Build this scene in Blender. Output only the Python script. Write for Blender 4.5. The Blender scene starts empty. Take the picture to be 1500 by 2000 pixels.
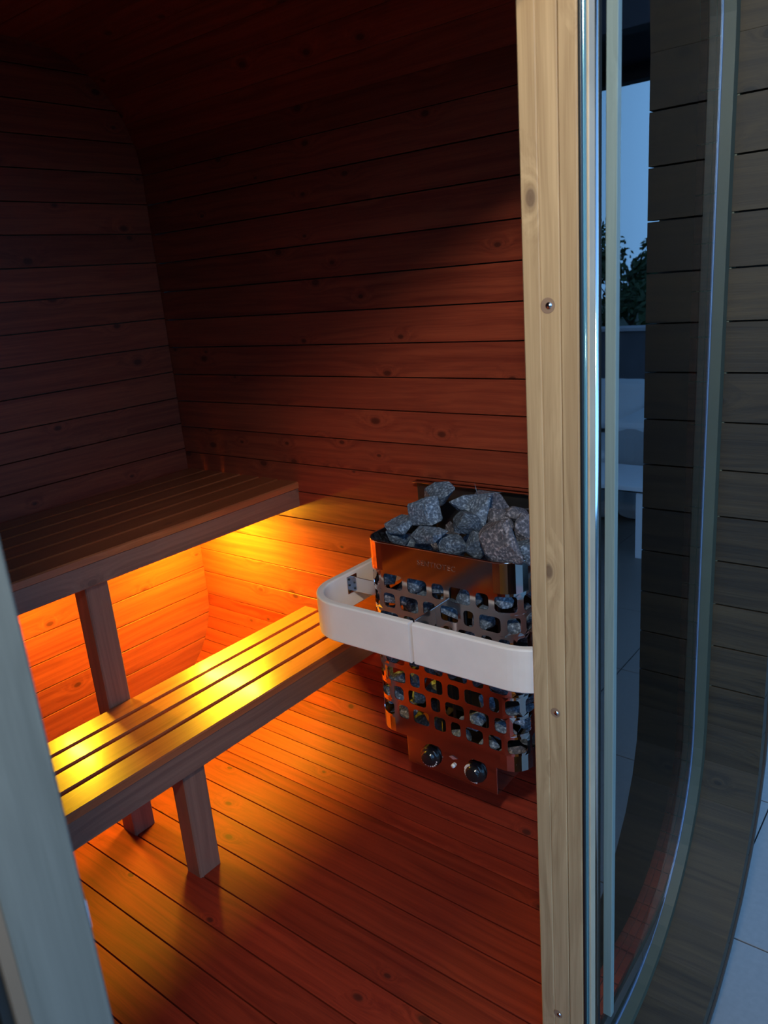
import bpy, bmesh, math, random
from mathutils import Vector, Matrix
random.seed(7)
scene = bpy.context.scene
C = scene.collection

# ------------------------------------------------------------------ camera
cam_data = bpy.data.cameras.new('camera')
cam = bpy.data.objects.new('camera', cam_data); C.objects.link(cam)
ROT = Matrix(((0.6103543, 0.2746101, -0.7430053), (-0.7881573, 0.1167273, -0.6043035), (-0.0792189, 0.9544443, 0.2876810)))
cam.matrix_world = Matrix.Translation((0, 0, 1.5)) @ ROT.to_4x4()
cam_data.sensor_fit = 'VERTICAL'; cam_data.sensor_height = 24.0
cam_data.lens = 24.0 * 1507.06 / 2000.0
cam_data.clip_start = 0.02; cam_data.clip_end = 200
cam_data.dof.use_dof = True; cam_data.dof.focus_distance = 1.85; cam_data.dof.aperture_fstop = 4.6
scene.camera = cam

# ------------------------------------------------------------------ sky (dusk)
world = bpy.data.worlds.new('dusk_sky'); scene.world = world; world.use_nodes = True
wn = world.node_tree; wn.nodes.clear()
# dusk: blue, a little paler at the horizon and deeper overhead
SKY_LOW = (0.62, 1.50, 2.90); SKY_HIGH = (0.20, 0.46, 0.95)
geo = wn.nodes.new('ShaderNodeTexCoord'); sx = wn.nodes.new('ShaderNodeSeparateXYZ')
wn.links.new(geo.outputs['Generated'], sx.inputs[0])
mr = wn.nodes.new('ShaderNodeMapRange'); mr.interpolation_type = 'SMOOTHSTEP'
mr.inputs['From Min'].default_value = 0.05; mr.inputs['From Max'].default_value = 0.9
wn.links.new(sx.outputs['Z'], mr.inputs['Value'])
mxs = wn.nodes.new('ShaderNodeMix'); mxs.data_type = 'RGBA'
mxs.inputs['A'].default_value = (*SKY_LOW, 1); mxs.inputs['B'].default_value = (*SKY_HIGH, 1)
wn.links.new(mr.outputs[0], mxs.inputs['Factor'])
bgn = wn.nodes.new('ShaderNodeBackground'); bgn.inputs['Strength'].default_value = 1.0
wo = wn.nodes.new('ShaderNodeOutputWorld')
wn.links.new(mxs.outputs['Result'], bgn.inputs[0]); wn.links.new(bgn.outputs[0], wo.inputs[0])

# ------------------------------------------------------------------ exposure
vs = scene.view_settings
scene.display_settings.display_device = 'sRGB'
vs.view_transform = 'Standard'; vs.look = 'None'; vs.gamma = 1.0; vs.use_curve_mapping = False
vs.exposure = 0.0
scene.cycles.max_bounces = 8; scene.cycles.diffuse_bounces = 5; scene.cycles.glossy_bounces = 5
scene.cycles.transparent_max_bounces = 12; scene.cycles.sample_clamp_indirect = 6.0
scene.cycles.use_denoising = True
scene.cycles.caustics_reflective = True

LED_COLOR = (0.98, 0.60, 0.02)
LED_POWER = 1550.0
ADDED_LAMP = 330.0; ADDED_LAMP_COLOR = (1.0, 0.93, 0.74)  # unseen lamp outside the doorway, added to brighten door post and guard

# ------------------------------------------------------------------ materials
def new_mat(name):
    m = bpy.data.materials.new(name); m.use_nodes = True
    nt = m.node_tree; b = nt.nodes['Principled BSDF']
    return m, nt, b

def N(nt, typ, **kw):
    n = nt.nodes.new(typ)
    for k, v in kw.items():
        if k in n.inputs: n.inputs[k].default_value = v
        else: setattr(n, k, v)
    return n

def math_n(nt, op, a, b=None, clamp=False):
    n = nt.nodes.new('ShaderNodeMath'); n.operation = op; n.use_clamp = clamp
    for i, v in enumerate((a, b)):
        if v is None: continue
        if isinstance(v, (int, float)): n.inputs[i].default_value = v
        else: nt.links.new(v, n.inputs[i])
    return n.outputs[0]

def wood(name, light, dark, knotc, rough=0.45, var=0.25, knots=1.0, coat=0.0, crough=0.16, bump=0.25, grain=1.0, spec=0.4):
    """softwood with grain along the piece's own X axis, knots, and a different cut for every piece"""
    m, nt, b = new_mat(name); L = nt.links.new
    tc = N(nt, 'ShaderNodeTexCoord'); oi = N(nt, 'ShaderNodeObjectInfo')
    off = N(nt, 'ShaderNodeVectorMath', operation='SCALE'); off.inputs[0].default_value = (37.0, 13.0, 7.0)
    L(oi.outputs['Random'], off.inputs['Scale'])
    add = N(nt, 'ShaderNodeVectorMath', operation='ADD'); L(tc.outputs['Object'], add.inputs[0]); L(off.outputs[0], add.inputs[1])
    # knots
    mk = N(nt, 'ShaderNodeMapping'); mk.inputs['Scale'].default_value = (5.0, 8.5, 8.5); L(add.outputs[0], mk.inputs[0])
    vor = N(nt, 'ShaderNodeTexVoronoi'); vor.voronoi_dimensions = '2D'; vor.inputs['Scale'].default_value = 1.0; vor.inputs['Randomness'].default_value = 1.0
    L(mk.outputs[0], vor.inputs['Vector'])
    vc = N(nt, 'ShaderNodeSeparateColor'); L(vor.outputs['Color'], vc.inputs[0])
    gate = math_n(nt, 'MULTIPLY', math_n(nt, 'LESS_THAN', vc.outputs[0], 0.58), 3.0)      # more than half of the cells carry no knot
    kd = math_n(nt, 'ADD', math_n(nt, 'DIVIDE', vor.outputs['Distance'], math_n(nt, 'ADD', math_n(nt, 'MULTIPLY', vc.outputs[1], 0.85), 0.45)), gate)
    infl = math_n(nt, 'POWER', 2.718, math_n(nt, 'MULTIPLY', kd, -9.0))
    # grain coordinate: across the board, bent round the knots and wavy along
    warp = N(nt, 'ShaderNodeTexNoise'); warp.inputs['Scale'].default_value = 1.0; warp.inputs['Detail'].default_value = 2.0
    mw = N(nt, 'ShaderNodeMapping'); mw.inputs['Scale'].default_value = (1.6, 9.0, 9.0); L(add.outputs[0], mw.inputs[0]); L(mw.outputs[0], warp.inputs['Vector'])
    mg = N(nt, 'ShaderNodeMapping'); mg.inputs['Scale'].default_value = (0.8, 60.0 * grain, 60.0 * grain); L(add.outputs[0], mg.inputs[0])
    sep = N(nt, 'ShaderNodeVectorMath', operation='ADD'); L(mg.outputs[0], sep.inputs[0])
    wv = N(nt, 'ShaderNodeCombineXYZ')
    disp = math_n(nt, 'ADD', math_n(nt, 'MULTIPLY', warp.outputs['Fac'], 3.5), math_n(nt, 'MULTIPLY', infl, 5.0))
    L(disp, wv.inputs[1]); L(disp, wv.inputs[2]); L(wv.outputs[0], sep.inputs[1])
    gn = N(nt, 'ShaderNodeTexNoise'); gn.inputs['Scale'].default_value = 1.0; gn.inputs['Detail'].default_value = 4.0; gn.inputs['Roughness'].default_value = 0.6
    L(sep.outputs[0], gn.inputs['Vector'])
    fine = N(nt, 'ShaderNodeTexNoise'); fine.inputs['Scale'].default_value = 1.0; fine.inputs['Detail'].default_value = 3.0
    mf = N(nt, 'ShaderNodeMapping'); mf.inputs['Scale'].default_value = (9.0, 420.0, 420.0); L(add.outputs[0], mf.inputs[0]); L(mf.outputs[0], fine.inputs['Vector'])
    gf = math_n(nt, 'ADD', math_n(nt, 'MULTIPLY', gn.outputs['Fac'], 0.75), math_n(nt, 'MULTIPLY', fine.outputs['Fac'], 0.25))
    ramp = N(nt, 'ShaderNodeValToRGB'); L(gf, ramp.inputs[0])
    ramp.color_ramp.elements[0].position = 0.36; ramp.color_ramp.elements[0].color = (*dark, 1)
    ramp.color_ramp.elements[1].position = 0.62; ramp.color_ramp.elements[1].color = (*light, 1)
    # board to board tone
    tone = math_n(nt, 'ADD', math_n(nt, 'MULTIPLY', oi.outputs['Random'], var), 1.0 - var * 0.5)
    tn = N(nt, 'ShaderNodeVectorMath', operation='SCALE'); L(ramp.outputs[0], tn.inputs[0]); L(tone, tn.inputs['Scale'])
    # knot core + ring
    kr = N(nt, 'ShaderNodeValToRGB'); L(kd, kr.inputs[0]); r = kr.color_ramp
    r.elements[0].position = 0.0; r.elements[0].color = (1, 1, 1, 1)
    r.elements[1].position = 0.115; r.elements[1].color = (0, 0, 0, 1)
    e = r.elements.new(0.05); e.color = (0.95, 0.95, 0.95, 1)
    e = r.elements.new(0.075); e.color = (0.25, 0.25, 0.25, 1)
    kf = math_n(nt, 'MULTIPLY', kr.outputs[0], 0.85 * knots)
    mix = N(nt, 'ShaderNodeMix', data_type='RGBA'); L(kf, mix.inputs['Factor']); L(tn.outputs[0], mix.inputs['A']); mix.inputs['B'].default_value = (*knotc, 1)
    L(mix.outputs['Result'], b.inputs['Base Color'])
    rr = math_n(nt, 'ADD', rough - 0.06, math_n(nt, 'MULTIPLY', gf, 0.15)); L(rr, b.inputs['Roughness'])
    b.inputs['Coat Weight'].default_value = coat; b.inputs['Coat Roughness'].default_value = crough
    b.inputs['Specular IOR Level'].default_value = spec
    bp = N(nt, 'ShaderNodeBump'); bp.inputs['Strength'].default_value = bump; bp.inputs['Distance'].default_value = 0.0015
    hh = math_n(nt, 'SUBTRACT', gf, math_n(nt, 'MULTIPLY', kf, -0.6)); L(hh, bp.inputs['Height']); L(bp.outputs[0], b.inputs['Normal'])
    return m

M = {}
M['wall'] = wood('thermo_wall_wood', (0.26, 0.046, 0.019), (0.160, 0.024, 0.012), (0.05, 0.010, 0.006), rough=0.45, var=0.30, spec=0.26)
M['floor'] = wood('thermo_floor_wood', (0.23, 0.025, 0.009), (0.135, 0.0115, 0.005), (0.04, 0.007, 0.004), rough=0.55, var=0.28, spec=0.22)
M['bench'] = wood('bench_wood', (0.32, 0.085, 0.03), (0.22, 0.052, 0.018), (0.08, 0.02, 0.012), rough=0.36, var=0.15, knots=0.5, coat=0.35)
M['rail'] = wood('rail_wood', (0.21, 0.095, 0.062), (0.145, 0.062, 0.042), (0.05, 0.02, 0.014), rough=0.5, var=0.12, knots=0.6)
M['post'] = wood('post_wood', (0.43, 0.285, 0.15), (0.29, 0.18, 0.09), (0.10, 0.055, 0.035), rough=0.5, var=0.22, knots=0.9, bump=0.35)
M['batten'] = wood('grey_teal_batten_wood', (0.17, 0.21, 0.19), (0.125, 0.16, 0.145), (0.05, 0.06, 0.06), rough=0.5, var=0.05, knots=0.8)
M['jamb'] = wood('grey_green_post_wood', (0.115, 0.120, 0.105), (0.088, 0.092, 0.080), (0.10, 0.09, 0.07), rough=0.55, var=0.1, knots=0.1)
M['porch'] = wood('porch_wood', (0.040, 0.027, 0.0125), (0.017, 0.0115, 0.006), (0.008, 0.006, 0.004), rough=0.6, var=0.35, bump=0.5)
M['trimwood'] = wood('frame_wood', (0.42, 0.38, 0.28), (0.33, 0.29, 0.20), (0.12, 0.10, 0.07), rough=0.5, var=0.1, knots=0.4)

def simple(name, col, rough=0.5, metal=0.0, noise=0.0, nscale=40.0, bump=0.0, spec=0.5):
    m, nt, b = new_mat(name); L = nt.links.new
    b.inputs['Base Color'].default_value = (*col, 1); b.inputs['Roughness'].default_value = rough
    b.inputs['Metallic'].default_value = metal; b.inputs['Specular IOR Level'].default_value = spec
    tc = N(nt, 'ShaderNodeTexCoord'); nn = N(nt, 'ShaderNodeTexNoise'); nn.inputs['Scale'].default_value = nscale; nn.inputs['Detail'].default_value = 4
    L(tc.outputs['Object'], nn.inputs['Vector'])
    if noise:
        rp = N(nt, 'ShaderNodeValToRGB'); L(nn.outputs['Fac'], rp.inputs[0])
        rp.color_ramp.elements[0].position = 0.3; rp.color_ramp.elements[1].position = 0.7
        rp.color_ramp.elements[0].color = (*[c * (1 - noise) for c in col], 1); rp.color_ramp.elements[1].color = (*[min(1, c * (1 + noise)) for c in col], 1)
        L(rp.outputs[0], b.inputs['Base Color'])
    if bump:
        bp = N(nt, 'ShaderNodeBump'); bp.inputs['Strength'].default_value = bump; bp.inputs['Distance'].default_value = 0.002
        L(nn.outputs['Fac'], bp.inputs['Height']); L(bp.outputs[0], b.inputs['Normal'])
    return m
M['ringwood'] = simple('curved_frame_wood', (0.095, 0.100, 0.062), 0.6, noise=0.12, nscale=6)
M['ringdark'] = simple('inner_frame_wood', (0.045, 0.052, 0.035), 0.5, noise=0.12, nscale=6)
M['aspen'] = simple('aspen_guard', (0.86, 0.76, 0.70), 0.45, noise=0.04, nscale=14)
M['steel'] = simple('polished_steel', (0.66, 0.62, 0.60), 0.09, 1.0, noise=0.04, nscale=5)
M['chrome'] = simple('bracket_chrome', (0.75, 0.75, 0.76), 0.18, 1.0)
M['darksteel'] = simple('dark_heat_shield', (0.035, 0.033, 0.035), 0.45, 0.6, noise=0.1)
M['black'] = simple('black_plastic', (0.012, 0.012, 0.014), 0.16)
M['rubber'] = simple('black_rubber', (0.006, 0.008, 0.009), 0.45)
M['white'] = simple('white_plastic', (0.75, 0.80, 0.86), 0.35)
M['print'] = simple('white_print', (0.8, 0.72, 0.68), 0.5)
M['redprint'] = simple('pale_red_print', (0.62, 0.30, 0.26), 0.5)
M['engrave'] = simple('etched_letters', (0.30, 0.16, 0.12), 0.4, 0.8)
M['alu'] = simple('aluminium_bead', (0.80, 0.84, 0.88), 0.12, 1.0)
M['stripwood'] = simple('brown_wood_strip', (0.12, 0.085, 0.055), 0.6, noise=0.1, nscale=12)
M['teal'] = simple('greenish_glass_edge', (0.10, 0.22, 0.24), 0.15, 0.3)
M['post2'] = simple('pale_wood_strip', (0.42, 0.31, 0.20), 0.5, noise=0.1, nscale=12)
M['edgeglint'] = simple('glass_edge_glint', (0.16, 0.24, 0.38), 0.4, 0.5)  # blue of the sky caught by the polished glass edge, put into the colour
M['element'] = simple('heating_element', (0.10, 0.07, 0.06), 0.4, 0.8)
M['shell'] = simple('barrel_shell', (0.04, 0.028, 0.02), 0.8)
M['tile'] = simple('terrace_tile', (0.19, 0.18, 0.17), 0.5, noise=0.06, nscale=60, bump=0.1)
M['grout'] = simple('dark_joint', (0.03, 0.035, 0.04), 0.8)
M['pergola'] = simple('dark_pergola', (0.02, 0.02, 0.03), 0.6)
M['fabric'] = simple('sofa_fabric', (0.30, 0.32, 0.34), 0.9, noise=0.1, nscale=200)
M['fabric_light'] = simple('cushion_fabric', (0.62, 0.66, 0.70), 0.9, noise=0.05, nscale=150)
M['leaf'] = simple('leaf_green', (0.05, 0.09, 0.035), 0.6, noise=0.3, nscale=3)
M['bark'] = simple('bark', (0.06, 0.045, 0.035), 0.9, noise=0.3, nscale=30)
M['wallstone'] = simple('garden_wall', (0.10, 0.10, 0.115), 0.8, noise=0.1, nscale=8)
M['coping'] = simple('wall_coping', (0.38, 0.38, 0.42), 0.7)

def rock_mat():
    m, nt, b = new_mat('dark_sauna_rock'); L = nt.links.new
    tc = N(nt, 'ShaderNodeTexCoord'); oi = N(nt, 'ShaderNodeObjectInfo')
    n1 = N(nt, 'ShaderNodeTexNoise'); n1.inputs['Scale'].default_value = 160; n1.inputs['Detail'].default_value = 3
    n2 = N(nt, 'ShaderNodeTexNoise'); n2.inputs['Scale'].default_value = 28; n2.inputs['Detail'].default_value = 5
    L(tc.outputs['Object'], n1.inputs[0]); L(tc.outputs['Object'], n2.inputs[0])
    rp = N(nt, 'ShaderNodeValToRGB'); L(n1.outputs['Fac'], rp.inputs[0])
    rp.color_ramp.elements[0].position = 0.35; rp.color_ramp.elements[0].color = (0.060, 0.080, 0.115, 1)
    rp.color_ramp.elements[1].position = 0.70; rp.color_ramp.elements[1].color = (0.33, 0.40, 0.50, 1)
    e = rp.color_ramp.elements.new(0.52); e.color = (0.105, 0.135, 0.185, 1)
    t = math_n(nt, 'ADD', math_n(nt, 'MULTIPLY', oi.outputs['Random'], 0.5), math_n(nt, 'ADD', 0.35, math_n(nt, 'MULTIPLY', n2.outputs['Fac'], 0.7)))
    sc = N(nt, 'ShaderNodeVectorMath', operation='SCALE'); L(rp.outputs[0], sc.inputs[0]); L(t, sc.inputs['Scale'])
    bmx = N(nt, 'ShaderNodeMix', data_type='RGBA'); bmx.blend_type = 'MULTIPLY'; L(math_n(nt, 'MULTIPLY', math_n(nt, 'GREATER_THAN', oi.outputs['Random'], 0.78), 0.8), bmx.inputs['Factor'])
    L(sc.outputs[0], bmx.inputs['A']); bmx.inputs['B'].default_value = (0.85, 0.55, 0.45, 1)
    L(bmx.outputs['Result'], b.inputs['Base Color']); b.inputs['Roughness'].default_value = 0.75; b.inputs['Specular IOR Level'].default_value = 0.35
    bp = N(nt, 'ShaderNodeBump'); bp.inputs['Strength'].default_value = 0.9; bp.inputs['Distance'].default_value = 0.006
    h = math_n(nt, 'ADD', n2.outputs['Fac'], math_n(nt, 'MULTIPLY', n1.outputs['Fac'], 0.35))
    L(h, bp.inputs['Height']); L(bp.outputs[0], b.inputs['Normal'])
    return m
M['rock'] = rock_mat()

def glass_mat():
    m = bpy.data.materials.new('window_glass'); m.use_nodes = True; nt = m.node_tree; nt.nodes.clear(); L = nt.links.new
    out = N(nt, 'ShaderNodeOutputMaterial'); fr = N(nt, 'ShaderNodeFresnel'); fr.inputs['IOR'].default_value = 1.6
    tr = N(nt, 'ShaderNodeBsdfTransparent'); tr.inputs[0].default_value = (0.84, 0.90, 0.90, 1)
    gl = N(nt, 'ShaderNodeBsdfGlossy'); gl.inputs['Roughness'].default_value = 0.004; gl.inputs[0].default_value = (1, 1, 1, 1)
    mx = N(nt, 'ShaderNodeMixShader'); L(fr.outputs[0], mx.inputs[0]); L(tr.outputs[0], mx.inputs[1]); L(gl.outputs[0], mx.inputs[2]); L(mx.outputs[0], out.inputs[0])
    return m
M['glass'] = glass_mat()

def led_mat():
    m, nt, b = new_mat('warm_led'); b.inputs['Base Color'].default_value = (0.8, 0.5, 0.2, 1)
    b.inputs['Emission Color'].default_value = (*LED_COLOR, 1); b.inputs['Emission Strength'].default_value = LED_POWER
    return m
M['led'] = led_mat()
M['globe'], _nt, _b = new_mat('added_lamp_globe')
_b.inputs['Emission Color'].default_value = (*ADDED_LAMP_COLOR, 1); _b.inputs['Emission Strength'].default_value = ADDED_LAMP

# ------------------------------------------------------------------ helpers
def link(o, parent=None):
    C.objects.link(o)
    if parent is not None: o.parent = parent
    return o

def obj_from_bm(name, bm, mat, parent=None, smooth=False):
    me = bpy.data.meshes.new(name); bm.normal_update(); bm.to_mesh(me); bm.free()
    if mat is not None: me.materials.append(mat)
    if smooth:
        for p in me.polygons: p.use_smooth = True
    return link(bpy.data.objects.new(name, me), parent)

def obj_mesh(name, me, mat, parent=None, mw=None):
    o = bpy.data.objects.new(name, me); link(o, parent)
    if mw is not None: o.matrix_basis = mw
    return o

def tag(o, label=None, cat=None, group=None, kind=None):
    if label: o['label'] = label
    if cat: o['category'] = cat
    if group: o['group'] = group
    if kind: o['kind'] = kind
    return o

def empty(name, loc=(0, 0, 0), parent=None):
    o = bpy.data.objects.new(name, None); link(o, parent); o.location = loc; o.empty_display_size = 0.1
    return o

_cache = {}
def board_mesh(L, w, t, mat, bev=0.003):
    """board: length along X (0..L), width along Y (0..w), visible face at z=0, thickness down; arrises chamfered"""
    k = (round(L, 4), round(w, 4), round(t, 4), mat.name, bev)
    if k in _cache: return _cache[k]
    bv = min(bev, w * .3, t * .3)
    sec = [(bv, 0), (w - bv, 0), (w, -bv), (w, -t + bv * .3), (w - bv * .3, -t), (bv * .3, -t), (0, -t + bv * .3), (0, -bv)]
    bm = bmesh.new(); e = min(0.001, L * 0.01)
    a = [bm.verts.new((0, y, z)) for y, z in sec]; b = [bm.verts.new((L, y, z)) for y, z in sec]
    n = len(sec)
    for i in range(n): bm.faces.new((a[i], b[i], b[(i + 1) % n], a[(i + 1) % n]))
    bm.faces.new(a); bm.faces.new(list(reversed(b)))
    bmesh.ops.recalc_face_normals(bm, faces=bm.faces[:])
    me = bpy.data.meshes.new('board'); bm.to_mesh(me); bm.free(); me.materials.append(mat)
    _cache[k] = me
    return me

def frame(o, x, y, z):
    x, y, z = Vector(x).normalized(), Vector(y).normalized(), Vector(z).normalized()
    m = Matrix((x, y, z)).transposed().to_4x4(); m.translation = Vector(o)
    return m

def board(name, o, xd, yd, L, w, t, mat, parent, bev=0.003):
    xd = Vector(xd).normalized(); yd = Vector(yd).normalized(); zd = xd.cross(yd)
    return obj_mesh(name, board_mesh(L, w, t, mat, bev), mat, parent, frame(o, xd, yd, zd))

def box_bm(bm, lo, hi, bev=0.0, seg=2):
    r = bmesh.ops.create_cube(bm, size=1.0); vs_ = r['verts']
    for v in vs_:
        v.co = Vector((lo[i] + (v.co[i] + .5) * (hi[i] - lo[i]) for i in range(3)))
    if bev:
        es = list({e for v in vs_ for e in v.link_edges})
        bmesh.ops.bevel(bm, geom=es, offset=bev, segments=seg, affect='EDGES', profile=.5)

def box(name, lo, hi, mat, parent=None, bev=0.0, seg=2):
    bm = bmesh.new(); box_bm(bm, lo, hi, bev, seg)
    return obj_from_bm(name, bm, mat, parent)

def cyl_bm(bm, p0, p1, r0, r1=None, n=20, caps=True):
    r1 = r0 if r1 is None else r1
    p0, p1 = Vector(p0), Vector(p1); d = (p1 - p0)
    mt = Matrix.Translation((p0 + p1) / 2) @ d.to_track_quat('Z', 'Y').to_matrix().to_4x4()
    return bmesh.ops.create_cone(bm, cap_ends=caps, segments=n, radius1=r0, radius2=r1, depth=d.length, matrix=mt)

def arc(cx, cz, r, a0, a1, n):
    return [(cx + r * math.cos(math.radians(a0 + (a1 - a0) * i / n)), cz + r * math.sin(math.radians(a0 + (a1 - a0) * i / n))) for i in range(n + 1)]

# ------------------------------------------------------------------ dimensions (metres)
GY = 0.485          # plane of the front wall
YB = 2.36           # back wall
PY = 0.338          # front edge of the porch
XR, XL = 1.77, -0.48
RA = 0.37           # corner radius of the inner barrel
ZA, ZT = 0.37, 1.90 # wall straight between these heights
MX = (XR + XL) / 2

def width_at(z):
    if z < ZA: return XR - RA + math.sqrt(max(0, RA * RA - (ZA - z) ** 2))
    if z > ZT: return XR - RA + math.sqrt(max(0, RA * RA - (z - ZT) ** 2))
    return XR

# ------------------------------------------------------------------ room shell
LEN = YB - GY - 0.004
def staves(parent, pts, y0, L, t, mat):
    """one board for each step of the cross-section pts (x, z), laid along +y; room side on the left of travel"""
    for i in range(len(pts) - 1):
        a = Vector((pts[i][0], 0, pts[i][1])); b = Vector((pts[i + 1][0], 0, pts[i + 1][1]))
        w = (b - a).length - 0.0034
        yd = (b - a).normalized()
        # face normal = xd x yd must point into the room
        board('board', (a.x + yd.x * .0015, y0, a.z + yd.z * .0015), (0, 1, 0), yd, L, w, t, mat, parent, 0.0018)

def shell(name, pts, y0, y1, off0, off1, mat):
    """solid curved slab outside the staves"""
    bm = bmesh.new(); rows = []
    n = len(pts)
    for i, (x, z) in enumerate(pts):
        a = pts[max(0, i - 1)]; b = pts[min(n - 1, i + 1)]
        tx, tz = b[0] - a[0], b[1] - a[1]; l = math.hypot(tx, tz); nx, nz = tz / l, -tx / l
        rows.append([bm.verts.new((x + nx * o, y, z + nz * o)) for o, y in ((off0, y0), (off0, y1), (off1, y1), (off1, y0))])
    for i in range(n - 1):
        for j in range(4):
            bm.faces.new((rows[i][j], rows[i][(j + 1) % 4], rows[i + 1][(j + 1) % 4], rows[i + 1][j]))
    bm.faces.new(rows[0]); bm.faces.new(list(reversed(rows[-1])))
    bmesh.ops.recalc_face_normals(bm, faces=bm.faces[:])
    o = obj_from_bm(name, bm, mat); o['kind'] = 'structure'
    return o

# right side: floor edge up to the ceiling (room lies to the left when travelling up)
right = arc(XR - RA, ZA, RA, -90, 0, 12)
zz = ZA
while zz < ZT - 0.05:
    zz += 0.0957; right.append((XR, min(zz, ZT)))
right[-1] = (XR, ZT)
right += arc(XR - RA, ZT, RA, 0, 90, 7)[1:]
left = [(2 * MX - x, z) for x, z in reversed(right)]
top = [(XR - RA - i * (XR - XL - 2 * RA) / 16, ZT + RA) for i in range(17)]

wr_ = shell('wall_right', right, GY, YB + .04, 0.016, 0.045, M['shell'])
tag(wr_, 'curved right wall of dark red thermo-treated boards, running from the floor up behind the heater')
staves(wr_, right[:13], GY + 0.002, LEN, 0.0145, M['floor']); staves(wr_, right[12:], GY + 0.002, LEN, 0.0145, M['wall'])
wl_ = shell('wall_left', left, GY, YB + .04, 0.016, 0.045, M['shell']); tag(wl_, 'curved left wall of thermo-treated boards, hidden beside the doorway')
staves(wl_, left, GY + 0.002, LEN, 0.0145, M['wall'])
ce_ = shell('ceiling', top, GY, YB + .04, 0.016, 0.045, M['shell']); tag(ce_, 'dark board ceiling over the benches')
staves(ce_, top, GY + 0.002, LEN, 0.0145, M['wall'])

# floor
fx = [1.40, 1.351, 1.259, 1.171, 1.074, 0.971, 0.872]
while fx[-1] - 0.095 > XL + RA + 0.03: fx.append(fx[-1] - 0.095)
fx.append(XL + RA); fx = list(reversed(fx))
fl = box('floor', (XL + RA, GY, -0.05), (XR - RA, YB, -0.016), M['shell']); tag(fl, 'floor of wide reddish boards with recessed joints', kind='structure')
staves(fl, [(x, 0.0) for x in fx], GY + 0.002, LEN, 0.0145, M['floor'])

# back wall, horizontal boards cut to the barrel's section
bk = box('wall_back', (XL + 0.12, YB + 0.016, 0.02), (XR - 0.12, YB + 0.04, 2.2), M['shell'])
tag(bk, 'flat back wall of horizontal boards behind the benches', kind='structure')
bm = bmesh.new()
prof = [(x, z) for x, z in right] + [(x, z) for x, z in left]
a = [bm.verts.new((x, YB + .016, z)) for x, z in prof]; b_ = [bm.verts.new((x, YB + .05, z)) for x, z in prof]
bm.faces.new(a); bm.faces.new(list(reversed(b_)))
for i in range(len(prof)): bm.faces.new((a[i], b_[i], b_[(i + 1) % len(prof)], a[(i + 1) % len(prof)]))
bmesh.ops.recalc_face_normals(bm, faces=bm.faces[:])
bm.to_mesh(bk.data); bm.free()
z = 0.199 - 2 * 0.0947
while z < ZT + RA - 0.01:
    z1 = min(z + 0.0947, ZT + RA); zm = (z + z1) / 2
    xr = max(width_at(z), width_at(z1)) + 0.001; xl = 2 * MX - xr
    # face normal must point to -y: x dir = +x, y dir = +z  -> x cross z = -y
    board('board', (xl, YB, z + .001), (1, 0, 0), (0, 0, 1), xr - xl, z1 - z - 0.0032, 0.0145, M['wall'], bk, 0.0007)
    z = z1

# ------------------------------------------------------------------ front wall: posts, header, side cladding
PX0, PX1 = 1.078, 1.126
PH0, PH1 = -0.07, 2.22
def post_of(name, x0, x1, facing, plugs, label, mat=None):
    mat = mat or M['post']
    p = empty(name, ((x0 + x1) / 2, GY, PH0)); tag(p, label, kind='structure')
    inv = Matrix.Translation(-p.location)
    ys = [GY, 0.5141, 0.5452, 0.5747]
    for i in range(3):
        w = ys[i + 1] - ys[i]
        bm = bmesh.new(); L = PH1 - PH0
        # lamella: local X up the post
        me = board_mesh(L, w - 0.0003, x1 - x0, mat, 0.0022 if i != 1 else 0.0010)
        if facing < 0:   # visible face looks to -x ; x dir up, y dir -y -> up cross (-y) = +x ; use y dir +y -> up x y = -x
            mw = frame((x0, ys[i], PH0), (0, 0, 1), (0, 1, 0), (-1, 0, 0))
        else:
            mw = frame((x1, ys[i + 1], PH0), (0, 0, 1), (0, -1, 0), (1, 0, 0))
        obj_mesh('lamella', me, M['post'], p, inv @ mw)
    for (py_, pz_, r) in plugs:
        bm = bmesh.new(); x = x0 - 0.0006
        cyl_bm(bm, (x, py_, pz_), (x + 0.004, py_, pz_), r, r, 24)
        o = obj_from_bm('screw_recess', bm, M['engrave2'], p); o.matrix_basis = inv @ o.matrix_basis
        bm = bmesh.new(); cyl_bm(bm, (x - .0012, py_ - .002, pz_), (x + 0.004, py_ - .002, pz_), r * .42, r * .42, 16)
        o = obj_from_bm('screw_head', bm, M['chrome'], p, True); o.matrix_basis = inv @ o.matrix_basis
    return p
M['engrave2'] = simple('recess_wood', (0.22, 0.13, 0.08), 0.6)
post_of('trim_1', PX0, PX1, -1, [(0.5335, 1.444, 0.0115), (0.5325, 0.761, 0.009), (0.538, 0.078, 0.009)],
        'pale laminated wooden door post between the doorway and the fixed glass')
lp = post_of('trim_2', 0.155, 0.211, 1, [], 'blurred grey-green wooden door post at the left edge of the doorway', M['jamb'])

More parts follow.
